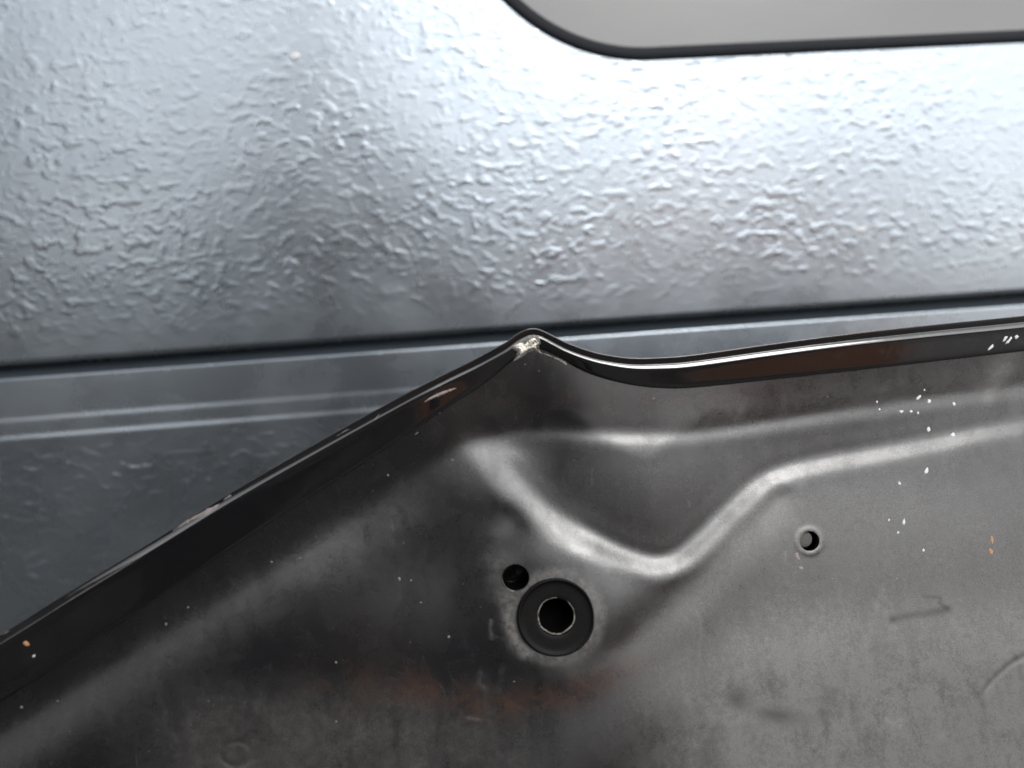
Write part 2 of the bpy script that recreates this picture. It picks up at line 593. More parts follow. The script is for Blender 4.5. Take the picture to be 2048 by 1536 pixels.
def axis(lo, hi, dlo, dhi, fine, coarse):
    a = list(np.arange(dlo, dhi + fine / 2, fine))
    x, s = dlo, fine
    left = []
    while x > lo:
        s = min(s * 1.3, coarse); x -= s; left.append(x)
    x, s = dhi, fine
    right = []
    while x < hi:
        s = min(s * 1.3, coarse); x += s; right.append(x)
    return np.array(left[::-1] + a + right)

def sheet(name, xs, ys, hfun, mat, clip, holes, parent, attrs=None):
    X, Y = np.meshgrid(xs, ys)
    U, V = uv_np(X, Y)
    H = hfun(X, Y) * K
    ny, nx = X.shape
    idx = np.arange(nx * ny).reshape(ny, nx)
    quads = np.stack([idx[:-1, :-1], idx[1:, :-1], idx[1:, 1:], idx[:-1, 1:]], -1).reshape(-1, 4)
    xc = ((X[:-1, :-1] + X[1:, 1:]) / 2).ravel()
    yc = ((Y[:-1, :-1] + Y[1:, 1:]) / 2).ravel()
    keep = clip(xc, yc)
    Xf, Yf = X.ravel().copy(), Y.ravel().copy()
    for (hx, hy, r) in holes:
        gone = np.hypot(xc - hx, yc - hy) < r
        both = np.intersect1d(np.unique(quads[gone]), np.unique(quads[~gone & keep]))
        g = np.hypot(Xf[both] - hx, Yf[both] - hy)
        Xf[both] = hx + (Xf[both] - hx) / g * r
        Yf[both] = hy + (Yf[both] - hy) / g * r
        keep &= ~gone
    quads = quads[keep]
    Uf, Vf = uv_np(Xf, Yf)
    co = np.stack([Uf, Vf, hfun(Xf, Yf) * K], -1)
    used = np.unique(quads)
    remap = np.full(len(co), -1)
    remap[used] = np.arange(len(used))
    co = co[used]
    quads = remap[quads]
    me = bpy.data.meshes.new(name)
    me.vertices.add(len(co))
    me.vertices.foreach_set('co', co.ravel())
    me.loops.add(quads.size)
    me.loops.foreach_set('vertex_index', quads.ravel())
    me.polygons.add(len(quads))
    me.polygons.foreach_set('loop_start', np.arange(len(quads)) * 4)
    me.polygons.foreach_set('loop_total', np.full(len(quads), 4))
    me.polygons.foreach_set('use_smooth', np.ones(len(quads), bool))
    me.update(calc_edges=True)
    me.validate()
    for an, fn in (attrs or {}).items():
        at = me.attributes.new(an, 'FLOAT', 'POINT')
        at.data.foreach_set('value', fn(Xf[used], Yf[used]).astype(np.float32))
    me.materials.append(mat)
    return link(bpy.data.objects.new(name, me), parent)

# ---- dust, stains, a painted highlight and other tone on the sheet
def G(X, Y, cx, cy, rx, ry=None, rot=0.0):
    ry = ry or rx
    c, s_ = math.cos(R(rot)), math.sin(R(rot))
    a = (X - cx) * c + (Y - cy) * s_
    b = -(X - cx) * s_ + (Y - cy) * c
    return np.exp(-((a / rx) ** 2 + (b / ry) ** 2))
def LN(X, Y, pts, w):
    return np.exp(-(np.abs(poly_sd(X, Y, pts)) / w) ** 2)
def f_dust(X, Y):
    d = 0.75 * sstep(Y, 1080, 1420) * sstep(X, 1150, 1500) + 0.38 * sstep(X, 1380, 1560) * sstep(Y, 900, 1050)
    d += 0.35 * sstep(Y, 1300, 1500) * (1 - sstep(X, 900, 1300)) * sstep(X, 100, 500)
    d += 0.2 * LN(X, Y, [(-200, 1640), (0, 1530), (342, 1300), (560, 1165), (700, 1085), (800, 1040)], 55)
    d += 0.25 * LN(X, Y, [(1350, 830), (1600, 800), (2100, 735)], 35) + 0.30 * G(X, Y, 1990, 740, 22, 60, 25) + 0.22 * G(X, Y, 1440, 810, 50, 28)
    d += 0.4 * LN(X, Y, [(1380, 1210), (1460, 1110), (1530, 1030)], 40)
    d += 0.02
    return np.clip(d, 0, 1)
def f_rust(X, Y):
    return np.clip(0.7 * LN(X, Y, [(820, 1385), (960, 1420), (1080, 1400), (1180, 1365), (1260, 1320)], 34) + 0.35 * G(X, Y, 1010, 1440, 60, 30) + 0.3 * G(X, Y, 1330, 790, 300, 26, -3)
                   + 0.35 * G(X, Y, 700, 1380, 90, 60), 0, 1)
def f_pale(X, Y):
    g = np.hypot(X - 1112, Y - 1234)
    p = 0.55 * sstep(g, 70, 80) * (1 - sstep(g, 84, 112))
    p += 0.5 * LN(X, Y, [(1010, 1190), (1015, 1240), (1030, 1290), (1050, 1310)], 13)
    p += 0.35 * G(X, Y, 1000, 1120, 32, 22) + 0.3 * G(X, Y, 1000, 1165, 26, 30) + 0.4 * LN(X, Y, [(983, 1243), (981, 1262), (984, 1280)], 3.0) + 0.12 * LN(X, Y, [(984, 1272), (996, 1279), (1008, 1278)], 3.0)  # first blob is a highlight painted in as pale colour
    p += 0.12 * LN(X, Y, [(962, 1352), (960, 1375), (975, 1392), (995, 1390), (1003, 1370), (1006, 1340)], 6)
    p += 0.7 * LN(X, Y, [(1770, 1437), (1784, 1446), (1800, 1437), (1797, 1465)], 4.5) + 0.35 * G(X, Y, 1790, 1455, 12, 16) + 0.55 * G(X, Y, 1883, 1469, 11, 6, -15)
    g = np.hypot(X - 1619, Y - 1082)
    p += 0.5 * sstep(g, 18, 21) * (1 - sstep(g, 25, 31))
    p += 0.45 * G(X, Y, 947, 1450, 15, 4, 5) + 0.5 * LN(X, Y, [(1571, 1105), (1569, 1128)], 1.6) + 0.3 * G(X, Y, 2020, 1290, 40, 22, -40) + 0.25 * LN(X, Y, [(1730, 1290), (1755, 1200)], 9)
    p += 0.3 * LN(X, Y, [(2010, 735), (1985, 770), (1978, 800)], 12) + 0.25 * LN(X, Y, [(1490, 800), (1470, 840)], 5)
    p += 0.22 * LN(X, Y, [(1395, 1225), (1402, 1240), (1400, 1330)], 3)
    return np.clip(p, 0, 1)
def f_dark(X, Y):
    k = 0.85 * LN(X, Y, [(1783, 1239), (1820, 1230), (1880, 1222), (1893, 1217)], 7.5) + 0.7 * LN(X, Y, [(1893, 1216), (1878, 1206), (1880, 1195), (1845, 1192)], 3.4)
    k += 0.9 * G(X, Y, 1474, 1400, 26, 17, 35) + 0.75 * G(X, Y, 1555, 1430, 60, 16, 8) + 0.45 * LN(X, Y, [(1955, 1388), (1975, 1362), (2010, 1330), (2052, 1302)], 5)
    k += 0.7 * G(X, Y, 1008, 1058, 22, 24) + 0.4 * G(X, Y, 850, 1160, 120, 90) + 0.5 * G(X, Y, 1140, 1330, 120, 20, -15)  # darker tone in the dent, the hollow and below the grommet
    k += 0.9 * LN(X, Y, [(994, 1152), (1000, 1147)], 3) + 0.9 * G(X, Y, 987, 1171, 3.4)  # two small slots, their dark openings painted in as colour
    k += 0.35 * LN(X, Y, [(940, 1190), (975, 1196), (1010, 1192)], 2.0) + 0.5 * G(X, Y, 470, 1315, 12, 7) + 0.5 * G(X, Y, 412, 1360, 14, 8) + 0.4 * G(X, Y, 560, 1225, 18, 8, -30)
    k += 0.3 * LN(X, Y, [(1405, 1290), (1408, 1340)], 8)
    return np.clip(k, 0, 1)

# ---- materials of the hood
def mat_inner():
    M = Mat('inner_panel_coat')
    v = M.coord('Object')
    def at(name):
        t = M.n.new('ShaderNodeAttribute')
        t.attribute_name = name
        return t.outputs['Fac']
    big = M.noise(v, 25, 5, 0.6, 0.4)
    mid = M.noise(v, 95, 6, 0.65, 0.6)
    small = M.noise(v, 420, 5, 0.7, 0.4)
    fine = M.noise(v, 2600, 3, 0.8)
    streak = M.noise(M.coord('Object', scale=(1.0, 0.3, 1.0), rot=(0, 0, R(-28))), 130, 6, 0.7, 0.5)
    patch = M.math('ADD', M.math('MULTIPLY', mid, 0.25), M.math('ADD', M.math('MULTIPLY', streak, 0.55), M.math('MULTIPLY', big, 0.2)))
    patch = M.maprange(patch, 0.36, 0.64, 0.5, 1.2)
    dust = M.math('MULTIPLY', at('dust'), patch)
    dust = M.math('MULTIPLY', dust, M.maprange(small, 0.3, 0.7, 0.75, 1.2))
    # fine grain: breaks up the dust tone
    dust = M.math('MULTIPLY', dust, M.maprange(fine, 0.2, 0.8, 0.55, 1.45), clamp=True)
    col = M.mix(dust, (0.0025, 0.0025, 0.003), (0.049, 0.047, 0.0452))
    rust = M.math('MULTIPLY', M.math('MULTIPLY', at('rust'), M.maprange(mid, 0.38, 0.60, 0.1, 1.0)), M.maprange(small, 0.35, 0.65, 0.45, 1.1))
    col = M.mix(M.math('MULTIPLY', rust, 0.8), col, (0.024, 0.010, 0.005))
    pale = M.math('MULTIPLY', at('pale'), M.maprange(small, 0.35, 0.6, 0.45, 1.1), clamp=True)
    col = M.mix(pale, col, (0.068, 0.066, 0.063))
    # fine hair scratches in two directions
    for rt_, sc_ in ((-62, 260), (20, 340)):
        sv = M.coord('Object', scale=(1.0, 0.035, 1.0), rot=(0, 0, R(rt_)))
        sn = M.maprange(M.noise(sv, sc_ * 4, 2, 0.5, 0.0), 0.69, 0.73, 0.0, 1.0)
        sn = M.math('MULTIPLY', sn, M.maprange(mid, 0.48, 0.62, 0.0, 0.2))
        col = M.mix(sn, col, (0.07, 0.067, 0.064))
    # light grit stuck all over
    grit = M.maprange(M.noise(v, 1500, 2, 0.5), 0.72, 0.78, 0.0, 0.7)
    grit = M.math('MULTIPLY', grit, M.maprange(big, 0.4, 0.6, 0.1, 0.8))
    col = M.mix(grit, col, (0.07, 0.068, 0.066))
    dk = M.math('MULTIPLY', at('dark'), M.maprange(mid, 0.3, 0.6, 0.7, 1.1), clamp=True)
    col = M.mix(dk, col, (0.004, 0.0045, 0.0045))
    M.set(Base_Color=col)
    rg = M.math('ADD', M.maprange(mid, 0.3, 0.7, 0.22, 0.30), M.math('MULTIPLY', dust, 0.22))
    rg = M.math('ADD', rg, M.math('MULTIPLY', dk, 0.2))
    M.set(Roughness=rg)
    M.b.inputs['IOR'].default_value = 1.45
    M.set(Specular_IOR_Level=M.math('MULTIPLY', M.maprange(M.math('ADD', M.math('MULTIPLY', mid, 0.5), M.math('MULTIPLY', streak, 0.5)), 0.35, 0.65, 0.56, 0.44), M.maprange(fine, 0.25, 0.75, 0.72, 1.28)))
    n1 = M.bump(fine, 1.0, 0.00003)
    n2 = M.bump(small, 0.35, 0.00004, n1)
    n3 = M.bump(mid, 0.2, 0.00010, n2)
    M.set(Normal=n3)
    return M.m

def mat_gloss():
    M = Mat('gloss_black_paint')
    v = M.coord('Object')
    n = M.noise(v, 60, 5, 0.6)
    M.set(Base_Color=M.mix(n, (0.002, 0.002, 0.0024), (0.004, 0.0036, 0.0036)))
    M.set(Roughness=M.maprange(M.noise(v, 200, 5, 0.7), 0.35, 0.7, 0.05, 0.14))
    M.b.inputs['IOR'].default_value = 1.66
    M.set(Normal=M.bump(M.noise(v, 35, 3, 0.5), 0.4, 0.0003))
    return M.m

m_inner = mat_inner()
m_gloss = mat_gloss()

# ---- inner panel
def clip_inner(x, y):
    # keep what lies below a line a little inside the silhouette (it is tucked under the hem)
    mid = rim_o * 0.12 + rim_i * 0.88
    return poly_sd(x, y, mid[::2]) > 0
xs = axis(-700, 2700, -20, 2068, 3.6, 40)
ys = axis(560, 2300, 640, 1550, 3.6, 40)
inner_o = sheet('inner_panel', xs, ys, relief, m_inner, clip_inner, HOLES, hood, dict(dust=f_dust, rust=f_rust, pale=f_pale, dark=f_dark))

# sheet edge inside each hole
def tube(name, px, py, r0, profile, mat, parent, n=72, wob=0.0, seed=0, aspect=1.0):
    """lathe on the hood plane; profile = (radius px, height px)"""
    h0 = float(relief(np.array([float(px)]), np.array([float(py)]))[0])
    vs, fs = [], []
    for (r, h) in profile:
        for i in range(n):
            a = 2 * math.pi * i / n
            k = r * (1 + wob * mnoise.noise(Vector((math.cos(a) * 2, math.sin(a) * 2, seed))))
            u, w = uv(px + k * math.cos(a), py + k * math.sin(a) * aspect)
            vs.append((u, w, (h0 + h) * K))
    for k in range(len(profile) - 1):
        for i in range(n):
            j = (i + 1) % n
            fs.append((k * n + i, k * n + j, (k + 1) * n + j, (k + 1) * n + i))
    return pymesh(name, vs, fs, mat, parent)

tube('hole_rim', 1032, 1156, 0, [(27.6, -0.3), (27.1, -0.3), (26.5, -2), (26.5, -8)], m_gloss, hood)
tube('hole_rim', 1619, 1082, 0, [(21, 0.3), (20, 0.1), (19.4, -3), (19.4, -14)], m_gloss, hood)
# grommet: a flat rubber ring sitting in the large hole, open in the middle
m_rubber = simple('grommet_rubber', (0.0012, 0.0012, 0.0014), 0.45, bump=(1500, 0.00004), var=0.5, vscale=300, spec=0.05)
_mc = Mat('grommet_cut_edge')
_v = _mc.coord('Object')
_mc.set(Base_Color=_mc.mix(_mc.maprange(_mc.noise(_v, 420, 5, 0.7), 0.44, 0.56), (0.012, 0.011, 0.010), (0.10, 0.092, 0.075)), Roughness=0.8)
m_cut = _mc.m
grom = bpy.data.objects.new('rubber_grommet', None)
link(grom, hood)
tube('ring', 1112, 1234, 0, [(73.6, -8), (74, -4.5), (78.5, -4.0), (78.4, 0.6), (77, 2.2), (74.5, 2.6), (72, 1.6), (70, 0.4), (68, 0.0), (60, -0.2), (46, -0.5), (40, -0.6), (37.5, -1.2)], m_rubber, grom, n=120)
tube('worn_lip', 1112, 1231, 0, [(37.6, -1.2), (36.8, -0.6), (35.6, -0.9), (35.2, -2.5)], m_cut, grom, n=120, wob=0.05, seed=3)
tube('sleeve', 1112, 1231, 0, [(35.2, -2.4), (34.6, -12), (34, -62), (0.01, -64)], m_dark, grom, n=72)  # near-black sleeve and cap paint in the darkness inside the hole

# blind pin behind the small hole on the right
tube('blind_pin', 1612, 1079, 0, [(0.01, -5), (9, -5.2), (14, -6.2), (16.5, -9), (16.5, -40)], simple('pin_grey', (0.042, 0.040, 0.037), 0.9, spec=0.1), hood, n=40)

# outer skin behind the inner panel
def skin_h(X, Y):
    d = poly_sd(X, Y, rim_o[::3])
    return -10 - 75 * sstep(d, 0, 260)
def clip_skin(x, y):
    return poly_sd(x, y, rim_o[::2]) > 24
sheet('outer_skin', axis(-700, 2700, -100, 2100, 6, 60), axis(560, 2300, 640, 1600, 6, 60), skin_h, m_gloss, clip_skin, [], hood)

# ---- hem: skin folded over the panel's border
def hem():
    O = np.array(rim_o); I = np.array(rim_i)
    n = len(O)
    arc = np.concatenate([[0], np.cumsum(np.hypot(*(O[1:] - O[:-1]).T))])
    vs, fs = [], []
    prof_n = None
    for i in range(n):
        o, q = O[i], I[i]
        w = np.hypot(*(q - o))
        x = o[0]
        h_in = float(relief(np.array([q[0]]), np.array([q[1]]))[0])
        # bead width varies: fuller on the right, thin by the corner, fuller again low on the left
        kr = float(sstep(np.array(x), 1090, 1400))
        kl = 1 - float(sstep(np.array(x), 150, 800))
        top = 2.5 + 9.5 * kr + 9.5 * (1 - kr) * (1 - kl) * 1.0   # steep black top
        hl = 3.0 + 5.5 * kr + 8.0 * kl                            # rounded part that catches the sky
        lp = h_in + 3.0
        P = []
        # top face
        segs = ((70, 0.3), (25, 0.5), (-12, 0.5), (-20, top * 0.45), (-22, top * 0.45), (-20, 0.5), (0, 0.5), (26, 0.5), (20, hl * 0.25), (14, hl * 0.25), (8, hl * 0.3), (2, hl * 0.2), (-10, 0.5), (-21, 0.6), (-21, 3))
        rise = sum(ds * math.tan(R(g)) for g, ds in segs)
        h = lp + 11 - rise
        s = 0.0
        h0 = h
        steps = []
        for ang, ds in segs:
            s += ds
            h += ds * math.tan(R(ang))
            steps.append((s, h))
        P = [(14, h0 - 22), (5, h0 - 14), (0.8, h0 - 4), (0, h0)] + steps
        rest = w - s
        tgt = lp
        hh = h
        # flange falls gently back towards its inner border
        for f in (0.2, 0.45, 0.7, 0.92):
            P.append((s + rest * f, hh + (tgt - hh) * f))
        P.append((w - 1.2, tgt - 0.1)); P.append((w, tgt - 1.2)); P.append((w, tgt - 5))
        prof_n = len(P)
        for (s_, h_) in P:
            p = o + (q - o) * (s_ / w)
            u, v_ = uv(p[0], p[1])
            vs.append((u, v_, h_ * K))
    for i in range(n - 1):
        for k in range(prof_n - 1):
            a = i * prof_n + k
            fs.append((a, a + 1, a + prof_n + 1, a + prof_n))
    return pymesh('hem', vs, fs, m_gloss, hood)
hem_o = hem()

# ------------------------------------------------------------------ damage and dirt lying on the hood
from mathutils.bvhtree import BVHTree
def bvh_of(o):
    me = o.data
    return BVHTree.FromPolygons([v.co[:] for v in me.vertices], [p.vertices[:] for p in me.polygons])
BH, BI = bvh_of(hem_o), bvh_of(inner_o)
def surf(px, py):
    """point of the hood's visible surface seen at that spot, in the hood's own axes, and its normal"""
    o = HP_inv @ CAM
    d = (HP_rot @ ray(px, py)).normalized()
    best = None
    for B in (BH, BI):
        loc, nor, idx, dist = B.ray_cast(o, d)
        if loc is not None and (best is None or dist < best[2]):
            best = (loc, nor, dist)
    if best is None:
        u, w = uv(px, py)
        return Vector((u, w, 0)), Vector((0, 0, 1))
    n = best[1] if best[1].dot(d) < 0 else -best[1]
    return best[0], n
HP_inv = Matrix((HR, HU, HN)).to_4x4() @ Matrix.Translation(-HP)
HP_rot = Matrix((HR, HU, HN))

def fleck_mesh(vs, fs, px, py, a, b, rot, h, seed, n=9):
    p, nrm = surf(px, py)
    rx = Vector((1, 0, 0)); rx = (rx - nrm * rx.dot(nrm)).normalized()
    up = nrm.cross(rx)
    k0 = len(vs)
    vs.append(p + nrm * h * K)
    for (r, hh) in ((0.6, 0.85), (1.0, 0.0), (1.0, -0.5)):
        for i in range(n):
            t = 2 * math.pi * i / n
            k = 1 + 0.75 * mnoise.noise(Vector((math.cos(t) * 1.6 + seed * 3.7, math.sin(t) * 1.6, seed)))
            x, z = math.cos(t) * a * r * k, math.sin(t) * b * r * k
            x, z = x * math.cos(rot) - z * math.sin(rot), x * math.sin(rot) + z * math.cos(rot)
            vs.append(p + (rx * x + up * z + nrm * (h * hh)) * K)
    for i in range(n):
        fs.append((k0, k0 + 1 + i, k0 + 1 + (i + 1) % n))
    for q in range(2):
        for i in range(n):
            j = (i + 1) % n
            fs.append((k0 + 1 + q * n + i, k0 + 1 + (q + 1) * n + i, k0 + 1 + (q + 1) * n + j, k0 + 1 + q * n + j))

m_orange = simple('orange_rust_fleck', (0.17, 0.085, 0.035), 0.8, var=0.4, vscale=900)
m_pink = simple('scraped_primer', (0.10, 0.085, 0.08), 0.8, var=0.5, vscale=1200, bump=(2500, 0.0001))
m_pale = simple('grey_dust_fleck', (0.065, 0.064, 0.062), 0.8)
BIG = [(2011, 677, 9, 3, 48, 0), (2018, 681, 10, 3.4, 48, 0), (1982, 695, 8.5, 3, 42, 0), (2033, 674, 5, 3.4, 35, 0),
       (1837, 795, 7, 3.2, 35, 0), (1858, 802, 5.5, 3.8, 50, 0), (1908, 808, 4, 3.8, 0, 0), (1803, 823, 4, 3.8, 0, 0), (1822, 823, 4, 3, 30, 0), (1836, 826, 3, 3, 0, 0),
       (1754, 804, 2.8, 2.6, 0, 0), (1759, 819, 2.4, 2.4, 0, 0), (1849, 780, 2.6, 2.4, 0, 0), (1857, 859, 5.4, 3.8, 60, 0), (1906, 870, 5.6, 4.8, 0, 0), (1853, 942, 7, 3.8, 60, 0),
       (1799, 967, 3.4, 3.4, 0, 0), (1843, 971, 3, 2.6, 0, 2), (1773, 990, 2, 2, 0, 2), (1778, 1040, 2.6, 2.6, 0, 0), (1808, 1044, 7, 2.6, 70, 0), (1796, 1065, 2.8, 2.6, 0, 0),
       (1847, 1100, 3, 3, 0, 0), (1674, 1108, 2.4, 2.4, 0, 2), (1665, 1158, 2.2, 2.2, 0, 2), (1793, 1157, 2.6, 2.6, 0, 2), (1711, 1222, 3.2, 3, 0, 2), (1380, 1222, 4, 2, 30, 2),
       (1982, 1103, 4.4, 7, 5, 1), (1984, 1081, 3, 9, 5, 1), (1601, 1135, 5.5, 4.6, -30, 3), (1594, 1112, 4, 8, 10, 3), (1569, 1083, 1.6, 5, -8, 2),
       (52, 1286, 4.5, 7.5, 25, 1), (67, 1312, 3, 2, 20, 0), (822, 1161, 2.6, 2.6, 0, 2), (799, 1158, 4, 5, 0, 2), (898, 1274, 3.4, 4, 0, 2), (841, 1205, 3.4, 2.2, 0, 2),
       (1196, 1146, 2.2, 2.2, 0, 2), (1028, 1363, 2.2, 2.2, 0, 2), (879, 826, 2, 2, 0, 2), (833, 867, 5, 1.5, 30, 2), (332, 1248, 3.2, 3, 0, 2), (376, 1215, 2.6, 2.6, 0, 2),
       (543, 1124, 3, 2, -40, 2), (600, 1116, 2.2, 2.2, 0, 2), (672, 1325, 2.8, 2.8, 0, 2), (43, 1415, 3, 3.4, 0, 2), (115, 1402, 2, 2, 0, 2), (672, 1443, 2.2, 2.2, 0, 2),
       (1078, 742, 1.8, 1.8, 0, 2), (1050, 729, 2, 2, 0, 2), (905, 920, 4, 2.6, 10, 2), (776, 951, 3, 3, 0, 2), (1307, 797, 3.5, 2, 30, 2), (2040, 1236, 3.5, 3.5, 0, 2), (1655, 794, 2, 2, 0, 2)]
MF = (m_white, m_orange, m_pale, m_pink)
for i, (px, py, a_, b_, rt_, mi) in enumerate(BIG):
    vs, fs = [], []
    k_ = 0.72 if mi == 2 else 0.88
    fleck_mesh(vs, fs, px, py, a_ * k_, b_ * k_, R(rt_), 0.6, i * 1.37)
    pymesh(('paint_fleck', 'rust_fleck', 'dust_fleck', 'primer_scrape')[mi], vs, fs, MF[mi], hood)
rng = random.Random(11)
vs, fs = [], []
for i in range(420):
    px = rng.uniform(0, 2048)
    py = rng.uniform(700, 1536)
    if poly_sd(np.array([px]), np.array([py]), rim_i[::3])[0] < 4: continue
    if any(math.hypot(px - hx, py - hy) < r + 4 for hx, hy, r in HOLES): continue
    sz = 0.45 + 0.7 * rng.random() ** 4
    fleck_mesh(vs, fs, px, py, sz, sz * rng.uniform(0.6, 1), rng.uniform(0, 3), 0.5, i * 0.77, n=5)
grit = pymesh('dust_grains', vs, fs, m_pale, hood)
grit['kind'] = 'stuff'

def patch(name, outline, mat, thick, rough_amp, freq, step=0.9, seed=0.0, parent=hood):
    """lumpy layer filling an outline, lying on the surface under it"""
    poly = np.array(outline, float)
    cl = np.vstack([poly, poly[:1]])
    x0, y0 = poly.min(0) - 1; x1, y1 = poly.max(0) + 1
    xs_, ys_ = np.arange(x0, x1, step), np.arange(y0, y1, step)
    X, Y = np.meshgrid(xs_, ys_)
    ins = np.zeros(X.shape, bool)
    for a, b in zip(cl[:-1], cl[1:]):
        c = ((a[1] > Y) != (b[1] > Y)) & (X < (b[0] - a[0]) * (Y - a[1]) / (b[1] - a[1] + 1e-12) + a[0])
        ins ^= c
    D = np.abs(poly_sd(X, Y, cl))
    idx, vs, fs = {}, [], []
    for j in range(X.shape[0]):
        for i in range(X.shape[1]):
            if not ins[j, i] and D[j, i] > step: continue
            x, y = X[j, i], Y[j, i]
            p, nrm = surf(x, y)
            e = min(1.0, D[j, i] / 3.0) if ins[j, i] else 0.0
            q = Vector((x * freq, y * freq, seed))
            f = 0.6 * abs(mnoise.noise(q)) + 0.5 * mnoise.noise(q * 2.3) + 0.3 * mnoise.noise(q * 5.1)
            h = (thick * e + rough_amp * f * (0.3 + 0.7 * e)) if ins[j, i] else -0.6
            idx[(j, i)] = len(vs)
            vs.append(p + HPN * h * K)
    for (j, i) in list(idx):
        if (j, i + 1) in idx and (j + 1, i) in idx and (j + 1, i + 1) in idx:
            fs.append((idx[(j, i)], idx[(j + 1, i)], idx[(j + 1, i + 1)], idx[(j, i + 1)]))
    return pymesh(name, vs, fs, mat, parent)
HPN = Vector((0, 0, 1))

def mat_filler():
    M = Mat('bare_filler')
    v = M.coord('Object')
    n = M.noise(v, 420, 5, 0.7, 0.9)
    n2 = M.noise(v, 260, 3, 0.6, 1.0)
    col = M.mix(M.maprange(n, 0.35, 0.6), (0.04, 0.037, 0.032), (0.50, 0.475, 0.41))
    col = M.mix(M.maprange(n2, 0.50, 0.58), col, (0.62, 0.60, 0.53))
    M.set(Base_Color=col, Roughness=0.65, Normal=M.bump(n, 0.8, 0.00025))
    return M.m
m_filler = mat_filler()
patch('torn_corner', [(1021, 694), (1030, 687), (1042, 679), (1056, 671), (1068, 669), (1078, 674), (1082, 686), (1078, 692), (1080, 702), (1088, 709), (1080, 707), (1069, 701), (1056, 705), (1047, 712), (1036, 719), (1025, 724), (1033, 711), (1034, 704), (1027, 699)],
      simple('torn_lacquer', (0.06, 0.058, 0.052), 0.4, var=0.6, vscale=1500, bump=(1500, 0.0002)), 0.8, 2.6, 0.22, seed=1.0)
patch('bare_filler', [(1027, 693), (1033, 688), (1044, 685), (1050, 688), (1056, 681), (1066, 675), (1074, 678), (1078, 686), (1073, 692), (1075, 700), (1067, 698), (1058, 700), (1050, 705), (1040, 713), (1033, 717), (1039, 708), (1040, 701), (1031, 699)],
      m_filler, 2.6, 5.5, 0.17, seed=4.0)

def ribbon(name, pts, w, mat, thick=0.5, amp=0.8, seed=0.0):
    c = catmull(pts, 8)
    t = np.gradient(c, axis=0)
    t /= np.hypot(t[:, 0], t[:, 1])[:, None]
    n_ = np.stack([-t[:, 1], t[:, 0]], 1)
    m = len(c)
    ws = np.array([w * (0.25 + math.sin(math.pi * (i + 0.5) / m)) * (0.75 + 0.9 * mnoise.noise(Vector((i * 0.9, seed, 0)))) for i in range(m)])[:, None] * 0.5
    out = np.vstack([c + n_ * ws, (c - n_ * ws)[::-1]])
    return patch(name, out, mat, thick, amp, 0.35, step=0.8, seed=seed)
ribbon('scratch', [(849, 804), (862, 796), (880, 788), (898, 781), (913, 776)], 6.5, m_pink, seed=2)
ribbon('scratch', [(1108, 716), (1120, 719), (1128, 724), (1134, 731)], 7, m_pink, seed=5)
ribbon('scratch', [(1085, 706), (1098, 711), (1110, 715)], 2.6, m_pink, seed=9)
ribbon('scratch', [(760, 826), (754, 834), (748, 840)], 2.6, m_pale, seed=11)
ribbon('scuff', [(345, 1062), (380, 1040), (425, 1016), (440, 1008)], 6, m_pink, seed=12)
ribbon('scuff', [(446, 1001), (458, 993), (464, 990)], 5, m_pale, seed=13)
ribbon('scuff', [(672, 873), (690, 862), (700, 858)], 2.4, m_pale, seed=15)
ribbon('scuff', [(395, 1036), (420, 1024), (436, 1013)], 5, m_pale, seed=16)
ribbon('scuff', [(4, 1270), (14, 1264), (20, 1260)], 2.4, m_pale, seed=19)

# ------------------------------------------------------------------ surroundings and added dark masses, seen only as reflections
def mat_ground():
    M = Mat('driveway_concrete')
    v = M.coord('Object')
    n = M.noise(v, 3, 6, 0.6)
    M.set(Base_Color=M.mix(n, (0.020, 0.018, 0.017), (0.034, 0.031, 0.028)), Roughness=0.9)
    M.set(Normal=M.bump(M.noise(v, 150, 4, 0.6), 0.6, 0.004))
    return M.m
g = pymesh('ground', [(-150, -150, 0), (150, -150, 0), (150, 60, 0), (-150, 60, 0)], [(0, 1, 2, 3)], mat_ground(), smooth=False)
tag(g, kind='structure')

# garden fence across the drive, behind the camera
m_wood = simple('brown_fence_wood', (0.46, 0.19, 0.085), 0.8, var=0.35, vscale=6)
fence = empty('wooden_fence', (0, -5.5, 0))
tag(fence, 'brown board fence mirrored as a warm strip in the glossy hood border', 'fence')
bm = bmesh.new()
add_box(bm, (-0.07, -0.012, 0.04), (0.07, 0.012, 1.85), 0.004)
b0 = bmobj('board', bm, m_wood, fence)
for i in range(4, 25):
    o = b0 if i == 4 else b0.copy()
    if o is not b0: link(o, fence)
    o.location = (i * 0.15, 0, 0.01 * ((i * 37) % 5) - 0.02)
bm = bmesh.new(); add_box(bm, (0.53, -0.06, 0.4), (3.7, -0.014, 0.5)); bmobj('rail', bm, m_wood, fence)
bm = bmesh.new(); add_box(bm, (0.53, -0.06, 1.4), (3.7, -0.014, 1.5)); bmobj('rail', bm, m_wood, fence)

